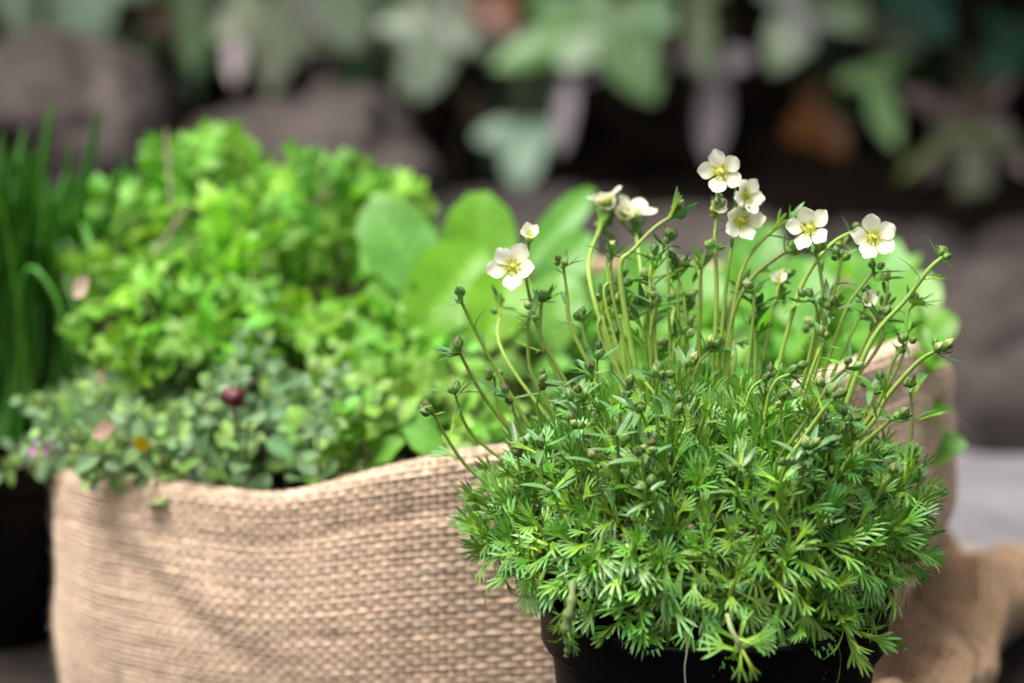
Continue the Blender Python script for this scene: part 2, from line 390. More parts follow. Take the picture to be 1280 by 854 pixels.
def sack_surface(u, v, inset=0.0):
    th = 2 * np.pi * (u / NU) + 0 * v
    x, y = oval(th); h = np.interp(np.mod(th, 2 * np.pi), thS, hz)
    Ltot = h - ROLL + np.pi * ROLL + .03
    s = v / NV * Ltot + 0 * u
    h1 = h - ROLL
    a = np.clip((s - h1) / ROLL, 0, np.pi)
    z = np.where(s < h1, s, h1 + ROLL * np.sin(a)); ins = np.where(s < h1, 0, ROLL * (1 - np.cos(a)))
    z = np.where(s > h1 + np.pi * ROLL, h1 - (s - h1 - np.pi * ROLL), z)
    nx, ny = np.cos(th) / SA, np.sin(th) / SB; q = np.sqrt(nx ** 2 + ny ** 2); nx, ny = nx / q, ny / q
    t = np.clip(z / h, 0, 1.05)
    bul = .004 * np.sin(np.pi * np.clip(t, 0, 1)) - .005 * np.exp(-((z - .062) / .018) ** 2) * np.exp(-((th - np.pi) / .3) ** 2)
    bul += .0018 * vnoise(np.cos(th) * 4 + 9, np.sin(th) * 4, z * 30, 13) * np.clip(t * 1.5, 0, 1)
    # slack creases pulled diagonally across the left of the front
    xx = x; dl = (xx + .105) * .62 + (z - .062)
    bul += (-.0015 * np.exp(-(dl / .007) ** 2) + .0012 * np.exp(-((dl - .014) / .008) ** 2)) * np.exp(-((xx + .115) / .035) ** 2) * (np.sin(th) < .3)
    # hem fold a little below the rim
    bul += -.0007 * np.exp(-((h - z - .017) / .0026) ** 2) * (s < h1)
    bul -= .040 * np.clip(1 - z / .088, 0, 1) ** 1.15 * np.clip((np.cos(th) - .45) / .4, 0, 1)
    bul = bul - ins * 1.0 - inset
    return np.stack([x + nx * bul, y + ny * bul, z + 0 * x], -1)
sack = thing('burlap_sack', (SX, SY, 0), 'wide oval planter wrapped in coarse tan burlap, full of mixed green herbs', 'planter')
Tsk = np.array([SX, SY, 0])
gw = weave(sack_surface, NU, NV, 5, True, 3)
tag(link('woven_burlap', mesh('woven_burlap', xf(gw, None, -Tsk), M_yarn), sack), kind='stuff')
uu, vv_ = np.meshgrid(np.arange(0, NU, 3.0), np.linspace(0, NV * .985, 46))
gl = grid(sack_surface(uu, vv_, .0013), np.array([.24, .145, .08]), True)
link('liner', mesh('liner', xf(gl, None, -Tsk), M_yarn), sack)

# soil inside the sack
rr, tt = np.meshgrid(np.linspace(.01, .985, 26), np.arange(90) / 90 * 2 * np.pi, indexing='ij')
xx, yy = oval(tt); xx = SX + (xx - SX) * rr * .95; yy = SY + (yy - SY) * rr * .95
zz = .082 + .008 * vnoise(xx * 60, yy * 60, 0, 14) + .004 * vnoise(xx * 200, yy * 200, 0, 15)
so = link('potting_soil', mesh('potting_soil', grid(np.stack([xx, yy, zz], -1), 1.0, True), M_soil))
tag(so, 'dark potting soil filling the burlap planter', 'soil', kind='stuff')

# crumpled burlap lying on the paving
CA, CDL, CDN = np.array([.143, .104]), np.array([.46, .888]), np.array([.888, -.46])
ct_ = np.array([0, .10, .20, .30, .38, .43, .47, .51, .56, .62, .70, .78, .86, 1.0])
cD = np.array([-.088, -.062, -.040, -.020, -.003, .007, .009, .003, -.010, -.022, -.035, -.045, -.055, -.070])
cZ = np.array([.030, .036, .038, .036, .041, .036, .025, .013, .004, .002, .002, .002, .002, .002])
fine_t = np.linspace(0, 1, 400); kk = np.hanning(41); kk /= kk.sum()
def _sm(a):
    b = np.interp(fine_t, ct_, a); return np.convolve(np.pad(b, 20, mode='edge'), kk, 'valid')
cDs, cZs = _sm(cD), _sm(cZ)
CNU, CNV = 84, 120
def cloth_surface(u, v):
    t = np.clip(u / CNU, 0, 1) + 0 * v; l = -.07 + v * PITCHY + 0 * u
    t2 = np.clip(t + .05 * np.sin(l * 26 + 1) * np.sin(np.pi * t), 0, 1)
    D = np.interp(t2, fine_t, cDs); Z = np.interp(t2, fine_t, cZs)
    D = D + .004 * np.sin(l * 23 + .6) + .005 * vnoise(l * 40, t * 3, 1, 16)
    end = np.clip((.205 - l) / .07, 0, 1); end = end * end * (3 - 2 * end)
    Z = Z * (.85 + .20 * np.clip(l / .10, 0, 1)) * end
    top = np.exp(-((t - .24) / .2) ** 2) * end
    # pulled creases across the top of the fold
    Z = Z + top * (.013 * vnoise(l * 38 + t * 5, t * 6, 2, 17) + .0058 * np.sin(l * 95 + t * 14 + 3 * vnoise(l * 20, t * 3, 4, 18)) * np.clip(t * 3, 0, 1))
    Z = Z - .012 * top * np.exp(-((l - .155 - (t - .3) * .10) / .010) ** 2)
    Z = Z + .0018 * vnoise(l * 120, t * 22, 5, 19) + top * .011 * (.5 - np.abs(vnoise(l * 26 - t * 6, t * 5 + l * 10, 3, 24))) - top * .007 * np.exp(-(np.abs(vnoise(l * 20 + t * 7, t * 3, 7, 25)) / .10) ** 2)
    x = CA[0] + l * CDL[0] + D * CDN[0]; y = CA[1] + l * CDL[1] + D * CDN[1]
    return np.stack([x, y, np.maximum(Z, .0018)], -1)
gc = weave(cloth_surface, CNU, CNV, 5, False, 21, base=(.40, .27, .165))
cl = thing('burlap_cloth', (.2, .2, 0), 'crumpled brown burlap cloth lying in folds on the grey paving', 'cloth')
tag(link('woven_burlap', mesh('cloth_weave', xf(gc, None, (-.2, -.2, 0)), M_yarn), cl), kind='stuff')
uu, vv_ = np.meshgrid(np.linspace(0, CNU, 90), np.linspace(0, CNV, 110))
pcl = cloth_surface(uu, vv_); pcl[..., 2] -= .0012
link('backing', mesh('cloth_backing', xf(grid(pcl, np.array([.13, .075, .04])), None, (-.2, -.2, 0)), M_yarn), cl)

# ------------------------------------------------------------------ black pots
PC = P(893, 738, 0.0); PR = .0562
def make_pot(name, c, s, label):
    t = thing(name, (c[0], c[1], 0), label, 'plant pot', 'black plastic nursery pots')
    H = c[2]
    prof = [(.030, .0), (.0415, 0.0), (.0430, .002), (.0445, .02), (.0510, H / s - .021), (.0517, H / s - .0195), (.0518, H / s - .0165), (.0540, H / s - .0158), (.0548, H / s - .0145), (.0553, H / s - .002), (.0562, H / s - .0012), (.0565, H / s), (.0558, H / s + .0006), (.0540, H / s), (.0535, H / s - .003), (.0500, H / s - .02), (.0440, .03)]
    link('body', mesh('pot_body', lathe([(a * s, b * s) for a, b in prof], 80), M_pot), t)
    return t
potA = make_pot('plant_pot', PC, 1.0, 'black plastic pot holding the flowering mossy plant')
rr, tt = np.meshgrid(np.linspace(.01, 1, 14), np.arange(60) / 60 * 2 * np.pi, indexing='ij')
zz = .008 * (1 - rr ** 2) + .002 * vnoise(rr * 9 * np.cos(tt), rr * 9 * np.sin(tt), 0, 20)
gs_ = grid(np.stack([rr * .0525 * np.cos(tt), rr * .0525 * np.sin(tt), zz - .012], -1), 1.0, True)
so = link('potting_soil', mesh('pot_soil', gs_, M_soil), None, Matrix.Translation(Vector(PC)))
tag(so, 'dark soil under the mossy plant in the black pot', 'soil', kind='stuff')
CHP = np.array([P(-48, 575, .285)[0], .285, .092])
potB = make_pot('plant_pot', CHP, 1.45, 'black plastic pot holding the chives beside the burlap planter')
so = link('potting_soil', mesh('pot_soil', xf(gs_, None, (0, 0, 0), 1.42), M_soil), None, Matrix.Translation(Vector(CHP)))
tag(so, 'dark soil under the chives', 'soil', kind='stuff')

# ------------------------------------------------------------------ leaf builders (grow along +Y, upper face +Z)
def bendY(V, ang, L):
    if abs(ang) < 1e-4: return V
    Rr = L / ang; y = V[..., 1]; z = V[..., 2]; a = y / Rr
    return np.stack([V[..., 0], (Rr - z) * np.sin(a), Rr - (Rr - z) * np.cos(a)], -1)
def blade(L, W, prof, n=7, m=5, bend=0.0, fold=.2, c0=(.1, .3, .05), c1=(.1, .3, .05), rib=None, wave=0.0, ph=0.0, twist=0.0):
    t = np.linspace(0, 1, n); wv = np.interp(t, np.linspace(0, 1, len(prof)), prof) * W / 2
    s = np.linspace(-1, 1, m)
    G = np.stack([s[None] * wv[:, None], np.repeat(t[:, None] * L, m, 1), np.abs(s)[None] * wv[:, None] * fold], -1)
    if wave: G[..., 2] += wave * W * np.abs(s)[None] * np.sin(t[:, None] * 13 + ph + 2 * np.sign(s)[None])
    if twist:
        a = twist * t[:, None]; x, z = G[..., 0].copy(), G[..., 2].copy()
        G[..., 0] = x * np.cos(a) - z * np.sin(a); G[..., 2] = x * np.sin(a) + z * np.cos(a)
    G = bendY(G, bend, L)
    C = (np.asarray(c0)[None, None] * (1 - t[:, None, None]) + np.asarray(c1)[None, None] * t[:, None, None]) * np.ones((n, m, 1))
    if rib is not None: C[:, m // 2] = C[:, m // 2] * .4 + np.asarray(rib) * .6
    return grid(G, C)
OV = [.12, .72, 1, .95, .7, .08]
LIN = [.5, .95, 1, .85, .1]

def sax_leaf(r, L, bend, five=None):
    k = (5 if r.random() < .22 else 3) if five is None else five
    pale = np.array([.37, .56, .085]) * r.uniform(.85, 1.15); mid = np.array([.185, .40, .032]); tip = np.array([.13, .305, .080])
    gs = []
    yb = L * r.uniform(.42, .58)
    t = np.linspace(0, 1, 5); wv = .00050 + .00050 * t ** 1.6
    s = np.array([-1, 0, 1.0])
    G = np.stack([s[None] * wv[:, None], np.repeat(t[:, None] * (yb + .0012), 3, 1), np.abs(s)[None] * .00022 + 0 * t[:, None]], -1)
    C = pale * (1 - t[:, None, None]) + mid * t[:, None, None] * 1.1 + np.zeros((5, 3, 1))
    gs.append(grid(G, C))
    angs = np.linspace(-1, 1, k) * R(r.uniform(18, 32) if k == 3 else r.uniform(36, 48))
    for a in angs:
        Ll = (L - yb) * (1 - .22 * abs(a)) * r.uniform(.88, 1.1)
        W = .00114 * r.uniform(.85, 1.2) * (1.0 if k == 3 else .88)
        lb = blade(Ll, W, [.7, .85, 1, .92, .12], 5, 3, 0, .28, mid, tip)
        ca, sa = math.cos(a), math.sin(a)
        v = lb[0] @ np.array([[ca, sa * 0 - 0, 0], [0, 1, 0], [0, 0, 1]]).T
        v = np.stack([lb[0][:, 0] * ca + lb[0][:, 1] * sa, -lb[0][:, 0] * sa + lb[0][:, 1] * ca, lb[0][:, 2]], -1)
        # lobes curve back towards the leaf's axis
        v[:, 0] -= np.sign(a) * .10 * np.clip(lb[0][:, 1] / Ll, 0, 1) ** 2 * Ll
        v = v + np.array([math.sin(a) * .0009, yb - .0002, .0001])
        gs.append((v, lb[1], lb[2]))
    g_ = join(gs)
    return bendY(g_[0], bend, L), g_[1], g_[2]

def shoot(seed, nl=13, H=.018, spread=(5, 56)):
    r = np.random.default_rng(seed); gs = []
    gs.append(tube([(0, 0, -.010), (0, 0, 0), (0, 0, H * .5), (0, 0, H * .96)], [.0007, .0009, .0010, .0005], 5, (.33, .50, .08)))
    for i in range(nl):
        f = i / (nl - 1); a = i * 2.39996 + r.normal(0, .25)
        e = R(spread[1] + (spread[0] - spread[1]) * f + r.normal(0, 7))
        d = np.array([math.sin(e) * math.cos(a), math.sin(e) * math.sin(a), math.cos(e)])
        L = (.0190 - .0062 * f) * r.uniform(.85, 1.15)
        g_ = sax_leaf(r, L, r.normal(-1.0 + 1.0 * f, .45))
        gs.append(xf(g_, basis(d, [0, 0, 1]), (0, 0, H * (.1 + .82 * f))))
    return join(gs)
SHOOTS = [shoot(100 + i, 9 + i % 4, .016 + .0015 * (i % 4)) for i in range(14)]
SHOOT_ME = [mesh('shoot', s_, M_sax) for s_ in SHOOTS]

# ------------------------------------------------------------------ the saxifrage
sax = thing('saxifrage', PC + [0, 0, -.01], 'dense mossy green cushion plant with creamy white flowers on thin stems', 'plant')
DC = PC + np.array([-.003, 0.002, .018]); DR = np.array([.0680, .0540, .0430])
def dome_hit(px, py, f=.9):
    d = unit(ray(px, py)); o = (CAM - DC) / (DR * f); dd = d / (DR * f)
    a = dd @ dd; b_ = o @ dd; c = o @ o - 1; D = b_ * b_ - a * c
    if D < 0:                                           # above the outline: the nearest point of the crown
        t = -b_ / a; q = o + t * dd; return DC + unit(q) * DR * f
    return CAM + d * ((-b_ - math.sqrt(D)) / a)
cand = []
for i in range(4200):
    n = unit(rng.normal(0, 1, 3))
    lay = 1.0 if i % 3 else rng.uniform(.70, .9)
    if n[2] < (-.44 if (n[1] < 0 and -.5 < n[0] < .62) else -.10): continue
    lump = 1 + .07 * vnoise(n[0] * 3 + 4, n[1] * 3, n[2] * 3, 21)
    p = DC + n * DR * lay * lump * rng.uniform(.93, 1.03)
    if p[2] < PC[2] and np.hypot(p[0] - PC[0], p[1] - PC[1]) < PR + .003:
        s_ = (PR + .004) / np.hypot(p[0] - PC[0], p[1] - PC[1]); p[:2] = PC[:2] + (p[:2] - PC[:2]) * s_
    p[2] += max(0, n[2]) * rng.uniform(-.003, .004) * (lay > .95)
    cand.append((n, p, lay))
acc, outer = [], []
for n, p, lay in cand:
    mind = .0072 if lay > .95 else .0090
    if any(abs(p[0] - q[1][0]) < mind and np.linalg.norm(p - q[1]) < mind for q in acc): continue
    acc.append((n, p, lay))
toC = unit(CAM - DC)
acc.sort(key=lambda q: -(q[0] @ toC) - (10 if q[2] > .95 else 0) - .35 * rng.random())
stuff, nobj = [], 0
for n, p, lay in acc:
    ax = n * np.array([1, 1, .6]) * .75 + np.array([0, 0, .80]) + rng.normal(0, .25, 3)
    if n[2] < .0: ax = n * np.array([1, 1, .3]) + np.array([0, 0, .12]) + rng.normal(0, .4, 3)
    if n[2] < -.3: ax = n * np.array([1, 1, 0]) + np.array([0, 0, -.25]) + rng.normal(0, .3, 3)
    ax = unit(ax); az = rng.uniform(0, 6.28)
    B0 = basis(ax, [math.cos(az), math.sin(az), .1])
    B = np.stack([B0[:, 0], B0[:, 2], B0[:, 1]], 1); B[:, 0] *= -1     # local +Z along the shoot
    if np.linalg.det(B) < 0: B[:, 0] *= -1
    s_ = rng.uniform(.66, 1.0); k = rng.integers(len(SHOOTS)); q = p - ax * .016 * s_
    if lay > .95 and nobj < 300:
        link('leaf_rosette', SHOOT_ME[k], sax, M4(B, q, s_)); nobj += 1
    else:
        stuff.append(xf(SHOOTS[k], B, q, s_, rng.uniform(.7, 1.15) * (np.array([1, 1, 1]) if rng.random() > .05 else np.array([1.7, 1.15, .8]))))
if stuff:
    tag(link('foliage', mesh('foliage', xf(join(stuff), None, -(PC + [0, 0, -.01])), M_sax), sax), kind='stuff')

# separate arching leaves, the ones that hang over the rim among them
LEAFM = [mesh('leaf', sax_leaf(np.random.default_rng(300 + i), .0150 + .0015 * (i % 4), -.5 - .32 * (i % 5)), M_sax) for i in range(14)]
for i in range(260):
    lo = i < 165
    if lo: px = rng.uniform(625, 1150); py = rng.uniform(680, np.interp(px, [625, 740, 800, 1060, 1150], [730, 757, 792, 792, 748]))
    else: px, py = rng.uniform(590, 1170), rng.uniform(520, 700)
    p = dome_hit(px, py, 1.0)
    n = unit((p - DC) / DR ** 2)
    d = unit(n + rng.normal(0, .55, 3) + np.array([0, 0, -.25 if lo else .35]))
    link('leaf', LEAFM[rng.integers(14)], sax, M4(basis(d, unit(n + [0, 0, .8])), p - d * .004, rng.uniform(.65, 1.0)))

# flower stalks
def bud_geo(kind, seed):
    r = np.random.default_rng(seed)
    z = np.linspace(0, 1, 8); rad = np.interp(z, [0, .12, .35, .6, .8, 1], [.25, .72, 1, .93, .55, .06])
    f = np.arange(15) / 15 * 2 * np.pi
    rid = 1 + .13 * np.cos(5 * f)[None] * np.clip(z * 2, 0, 1)[:, None]
    G = np.stack([rad[:, None] * rid * np.cos(f), rad[:, None] * rid * np.sin(f), np.repeat(z[:, None] * 2.7, 15, 1)], -1) * .00125
    G = G[..., [0, 2, 1]] * np.array([1, 1, -1])
    base = np.array([.15, .29, .045]); lip = [np.array([.19, .31, .075]), np.array([.13, .13, .045]), np.array([.45, .52, .16])][kind]
    k = np.clip((z - .42) / .25, 0, 1)[:, None, None]
    C = base * (1 - k) + lip * k + np.zeros((8, 15, 1))
    C = np.where((np.cos(5 * f)[None, :, None] < -.4) & (z[:, None, None] > .3), C * .5, C)
    return grid(G, C, True)
BUDS = [mesh('bud', bud_geo([0, 0, 1, 0, 0, 2][i], i), M_bud) for i in range(6)]
BRACT = [mesh('bract', blade(.0060 + .0008 * i, .0019, [.5, .9, 1, .8, .1], 6, 3, -.5 + .45 * (i % 4), .3, (.13, .27, .06), (.09, .21, .08)), M_sax) for i in range(6)]
SLEAF = [mesh('stem_leaf', (sax_leaf(np.random.default_rng(500 + i), .0105 + .0008 * (i % 4), -.5 + .25 * (i % 4), 3) if i % 3 else blade(.0105, .0017, LIN, 7, 3, -.6, .25, (.12, .26, .06), (.07, .18, .075))), M_sax) for i in range(8)]

petal_w = [.16, .48, .84, 1.02, 1.06, .92, .55]
def petal_geo(L=.0066, W=.0054, cup=.5, seed=0):
    n, m = 9, 9; t = np.linspace(0, 1, n); s = np.linspace(-1, 1, m)
    wv = np.interp(t, np.linspace(0, 1, 7), petal_w) * W / 2
    yy = t[:, None] * L * (1 - .13 * s[None] ** 2 * t[:, None] ** 2)
    r = np.random.default_rng(seed)
    zz = .16 * np.abs(s)[None] ** 2 * wv[:, None] + .0003 * np.sin(t[:, None] * 5 + s[None] * 3 + r.uniform(0, 6)) * t[:, None]
    G = bendY(np.stack([s[None] * wv[:, None], yy, zz], -1), cup, L)
    G[..., 2] += 0
    k = np.clip(1 - t / .42, 0, 1)[:, None, None] ** .9
    vein = (np.arange(m) % 2 == 0)[None, :, None] * np.clip(1 - t / .75, 0, 1)[:, None, None] * .22
    C = np.array([.90, .875, .72]) * (1 - k) + np.array([.60, .62, .12]) * k + np.zeros((n, m, 1))
    C = C * (1 - vein) + np.array([.45, .58, .12]) * vein
    return grid(G, C)
PETALS = [mesh('petal', petal_geo(.0066 + .0003 * (i % 3), .0054 + .0003 * (i % 2), .15 + .18 * (i % 4), i), M_petal) for i in range(6)]
PETALC = [mesh('petal', petal_geo(.0056, .0046, .15 + .15 * i, 20 + i), M_petal) for i in range(3)]
def centre_geo():
    gs = [lathe([(.0001, .0012), (.0009, .0010), (.0014, .0005), (.0019, .0), (.0020, -.0008), (.0012, -.0022), (.0006, -.0034)], 14, (.50, .52, .05))]
    for s in (-1, 1): gs.append(tube([(s * .0003, 0, .001), (s * .0006, 0, .0018), (s * .0009, 0, .0024)], [.0003, .00025, .0002], 5, (.45, .55, .12)))
    v, q, c = join(gs); c = np.where(v[:, 2:3] < -.0002, np.array([.16, .28, .05]), c); return v, q, c
def stamen_geo(seed):
    r = np.random.default_rng(seed); gs = []
    for i in range(10):
        a = i / 10 * 6.283 + r.normal(0, .1); d = np.array([math.cos(a), math.sin(a), 0]); Ls = r.uniform(.0018, .0026)
        e = d * Ls + [0, 0, .0016 + r.uniform(-.0003, .0004)]
        gs.append(tube([d * .0012 + [0, 0, .0003], (d * .0012 + e) / 2 + [0, 0, .0002], e], .00012, 4, (.6, .65, .3)))
        gs.append(tube([e - [0, 0, .00025], e, e + [0, 0, .0003]], [.0001, .00033, .0001], 5, (.66, .52, .10)))
    return join(gs)
CENTRE = mesh('flower_centre', centre_geo(), M_bud); STAM = [mesh('stamens', stamen_geo(i), M_bud) for i in range(3)]
def flower(p, face, size=1.0, closed=False, spin=0.0):
    B0 = basis(face, [.2, .1, 1]); B = np.stack([B0[:, 0], -B0[:, 2], B0[:, 1]], 1)
    if np.linalg.det(B) < 0: B[:, 0] *= -1
    f = link('flower', CENTRE, sax, M4(B, p, size))
    for i in range(5):
        a = spin + i * 2 * math.pi / 5 + rng.normal(0, .06)
        el = (.72 if closed else rng.uniform(.16, .36))
        d = np.array([math.cos(a) * math.cos(el), math.sin(a) * math.cos(el), math.sin(el)])
        Bp = B @ basis(d, [0, 0, 1]); off = B @ (d * .0011 + np.array([0, 0, .0002 + .0001 * (i % 2)])) * size
        me = PETALC[i % 3] if closed else PETALS[rng.integers(6)]
        link('petal', me, f, M4(Bp, p + off, size * rng.uniform(.94, 1.06)))
    link('stamens', STAM[rng.integers(3)], f, M4(B, p, size))
    return f

# (head pixel), further points down the stalk, last the foot; dy = how far the head leans back; th = thickness
STALKS = [
 ([(576, 376), (614, 452), (640, 560)], 0, 1), ([(574, 440), (609, 503), (640, 575)], -.004, 1), ([(568, 490), (590, 545), (622, 590)], -.004, .9),
 ([(541, 516), (565, 558), (592, 592), (618, 635)], -.006, .9), ([(637, 496), (654, 555), (668, 605)], -.006, .9), ([(618, 470), (626, 520), (645, 570)], .006, .9),
 ([(661, 394), (660, 430), (667, 475), (697, 545)], 0, 1), ([(677, 374), (680, 440), (705, 505)], .004, 1), ([(628, 382), (626, 440), (650, 520)], .035, .9),
 ([(656, 340), (662, 372), (680, 430), (700, 500)], .006, 1), ([(704, 332), (709, 370), (717, 420), (745, 485)], .004, 1.05), ([(747, 446), (746, 475), (754, 545)], -.002, .85),
 ([(723, 497), (726, 530), (732, 575)], -.006, .8), ([(785, 485), (774, 512), (780, 590)], -.006, .9), ([(820, 380), (813, 420), (812, 510)], 0, .9),
 ([(825, 470), (819, 502), (828, 580)], -.004, .85), ([(855, 414), (841, 442), (838, 500)], 0, .9), ([(700, 500), (708, 522), (718, 560)], 0, .8),
 ([(720, 532), (727, 562), (736, 610)], -.008, .9), ([(838, 522), (832, 562), (836, 620)], -.008, .9), ([(803, 572), (805, 606), (812, 650)], -.01, .9),
 ([(765, 318), (763, 345), (770, 390), (778, 470)], .008, .95), ([(770, 352), (754, 372), (757, 450)], .006, .85), ([(752, 285), (740, 310), (738, 360), (745, 460)], .050, 1.1),
 ([(795, 290), (800, 330), (795, 440)], .050, 1), ([(842, 270), (818, 285), (790, 315), (774, 345), (768, 450)], .010, 1.25), ([(817, 322), (812, 360), (805, 460)], .006, .9),
 ([(833, 306), (835, 345), (826, 470)], .008, .9), ([(850, 332), (847, 380), (846, 480)], .010, .85), ([(884, 312), (876, 342), (874, 410), (874, 490)], .002, .95),
 ([(898, 262), (893, 300), (896, 370), (890, 480)], .012, 1.1), ([(925, 262), (916, 300), (905, 380), (898, 490)], .010, 1.0), ([(990, 276), (972, 283), (944, 310), (926, 342), (915, 400), (908, 490)], .012, 1.15),
 ([(983, 314), (965, 326), (940, 347), (919, 385), (908, 440), (905, 500)], .006, 1.25), ([(1020, 314), (1026, 345), (1026, 390), (1012, 510)], .002, 1),
 ([(1066, 290), (1040, 304), (1008, 345), (988, 400), (975, 490)], .010, 1.25), ([(1052, 322), (1046, 352), (1033, 395), (1018, 490)], .004, 1), ([(1093, 338), (1074, 362), (1054, 395), (1036, 510)], .006, 1),
 ([(1178, 322), (1160, 338), (1130, 378), (1098, 412), (1072, 465), (1040, 565)], .004, 1.35), ([(1140, 378), (1132, 400), (1128, 450), (1110, 540)], .010, .95),
 ([(940, 364), (942, 392), (938, 490)], .002, .85), ([(926, 360), (912, 385), (905, 490)], .010, .8), ([(1010, 374), (1022, 398), (1018, 500)], 0, .8), ([(1037, 387), (1034, 412), (1026, 510)], -.004, .85),
 ([(1098, 398), (1085, 420), (1064, 470), (1050, 540)], 0, 1), ([(890, 437), (870, 460), (858, 500)], -.002, .85), ([(957, 473), (937, 490), (924, 550)], -.004, .85), ([(990, 467), (968, 478), (956, 520), (950, 590)], -.006, .95),
 ([(1030, 429), (1019, 452), (1000, 510), (992, 560)], -.002, 1), ([(1060, 459), (1040, 476), (1018, 512), (980, 565), (956, 600)], -.006, 1.1), ([(1043, 498), (1024, 520), (985, 575), (950, 620)], -.010, 1.3),
 ([(1132, 431), (1114, 455), (1101, 500), (1096, 545)], 0, 1.05), ([(1172, 438), (1148, 452), (1108, 497), (1094, 525), (1040, 588)], -.004, 1.25), ([(1137, 482), (1140, 522), (1134, 565), (1126, 600)], 0, .9),
 ([(1118, 522), (1096, 540), (1065, 568), (1030, 625)], -.008, 1.2), ([(1034, 557), (1010, 572), (998, 620)], -.010, .95), ([(985, 580), (975, 604), (968, 650)], -.012, .95), ([(1144, 572), (1150, 605), (1140, 660)], -.004, .9),
 ([(1120, 592), (1098, 618), (1074, 670)], -.008, 1.1), ([(812, 612), (822, 645), (838, 690)], -.010, 1.0), ([(645, 556), (650, 590), (662, 640)], -.008, .8),
 ([(1012, 560), (1004, 590), (990, 640)], -.010, .9), ([(690, 610), (700, 640), (712, 690)], -.008, .9), ([(975, 350), (968, 380), (955, 480)], .03, .9), ([(1083, 378), (1070, 405), (1048, 500)], .006, .95),
]
ex = np.random.default_rng(8)
for i in range(20):
    hx = ex.uniform(690, 1110); hy = ex.uniform(335, 440)
    STALKS.append(([(hx, hy), (hx + ex.normal(0, 7), hy + 35), (hx + ex.normal(0, 10) + (900 - hx) * .08, ex.uniform(470, 520))], ex.uniform(.005, .035), ex.uniform(.8, 1.1)))
for i in range(20):
    hx = ex.uniform(640, 1120); hy = ex.uniform(430, 590)
    STALKS.append(([(hx, hy), (hx + ex.normal(0, 6), hy + 35), (hx + ex.normal(0, 10), hy + ex.uniform(70, 100))], -.006, ex.uniform(.75, .95)))
HEADS = []
for si, (pts, dy, th) in enumerate(STALKS):
    foot = dome_hit(*pts[-1], .86); n = len(pts)
    q = []
    for i, (a, b_) in enumerate(pts[:-1]):
        f = 1 - i / (n - 1)
        q.append(P(a, b_, foot[1] + dy * f))
    q.append(foot); q = catmull(q[::-1], 6)
    for _ in range(3): q[1:-1] = (q[:-2] + 2 * q[1:-1] + q[2:]) / 4
    tt = np.linspace(0, 1, len(q))
    rad = (.00070 - .00022 * tt) * th * (1 + .10 * np.sin(tt * 9 + si))
    c0, c1 = np.array([.40, .56, .10]), np.array([.26, .41, .075])
    if si % 4 == 1: c1 = np.array([.20, .22, .07])
    cols = c0 * (1 - tt[:, None]) + c1 * tt[:, None]
    st = link('flower_stem', mesh('flower_stem', xf(tube(q, rad, 7, cols=cols), None, -q[0]), M_stem), sax, Matrix.Translation(Vector(q[0])))
    top = q[-1]; axis = unit(unit(q[-1] - q[-3]) + [0, 0, .35]); HEADS.append((top, axis, st))
    for b in range(rng.integers(2, 5)):
        d = unit(axis + rng.normal(0, .55, 3)); pz = top + axis * rng.uniform(-.0006, .0012) + rng.normal(0, .0010, 3)
        link('bud', BUDS[rng.integers(6)], st, M4(basis(d, rng.normal(0, 1, 3)), pz, rng.uniform(.8, 1.35)))
    for b in range(rng.integers(3, 6)):
        a = rng.uniform(0, 6.28); sd2 = unit(np.cross(axis, [math.cos(a), math.sin(a), .3]))
        d = unit(sd2 * 1.0 + axis * rng.uniform(.1, .9))
        link('bract', BRACT[rng.integers(6)], st, M4(basis(d, axis), top - axis * .001, rng.uniform(.75, 1.25)))
    for b in range(rng.integers(1, 4)):
        k = int(len(q) * rng.uniform(.42, .93)); a = rng.uniform(0, 6.28); t_ = unit(q[min(k + 1, len(q) - 1)] - q[k - 1])
        sd2 = unit(np.cross(t_, [math.cos(a), math.sin(a), .3])); d = unit(sd2 + t_ * rng.uniform(.4, 1.1))
        link('stem_leaf', SLEAF[rng.integers(8)], st, M4(basis(d, t_), q[min(k, len(q) - 1)], rng.uniform(.7, 1.1)))

def head_y(px, py):
    best = min(HEADS, key=lambda h: (proj(h[0])[0] - px) ** 2 + (proj(h[0])[1] - py) ** 2); return best[0]
FL = [(901, 216, (-.05, -1, .30), 1.0, 0, .25), (931, 246, (.55, -.75, .35), .86, 0, .5), (926, 277, (.25, -1, .25), .98, 0, .9), (1012, 287, (-.30, -.9, .55), 1.0, 0, .2),
      (1091, 298, (.05, -.95, .40), 1.0, 0, .1), (641, 335, (-.15, -.9, .45), 1.05, 0, .6), (662, 297, (.05, -.6, .8), .72, 1, .4), (752, 262, (.3, -.5, .8), .9, 1, .1),
      (758, 252, (-.3, .2, 1), .95, 0, .3), (792, 268, (.2, -.2, 1), 1.0, 0, .7), (893, 261, (.5, -.7, .5), .66, 1, .1), (973, 353, (0, -.6, .8), .6, 1, .2),
      (1084, 377, (.2, -.8, .5), .62, 1, .8), (1097, 396, (.1, -.8, -.1), .55, 1, .3), (778, 272, (.2, -.6, .6), .8, 1, 0)]
for px, py, fc, s_, closed, sp in FL:
    h = head_y(px, py + 12); p = P(px, py, h[1] - .002)
    flower(p, unit(fc), s_, bool(closed), sp)
    fc = unit(fc); b0 = p - fc * .0028 * s_
    q = catmull([h - [0, 0, .002], (h + b0) / 2 - fc * .0012, b0, p - fc * .001], 4)
    link('flower_stalk', mesh('flower_stalk', xf(tube(q, .00048, 6, (.22, .34, .08)), None, -q[0]), M_stem), sax, Matrix.Translation(Vector(q[0])))

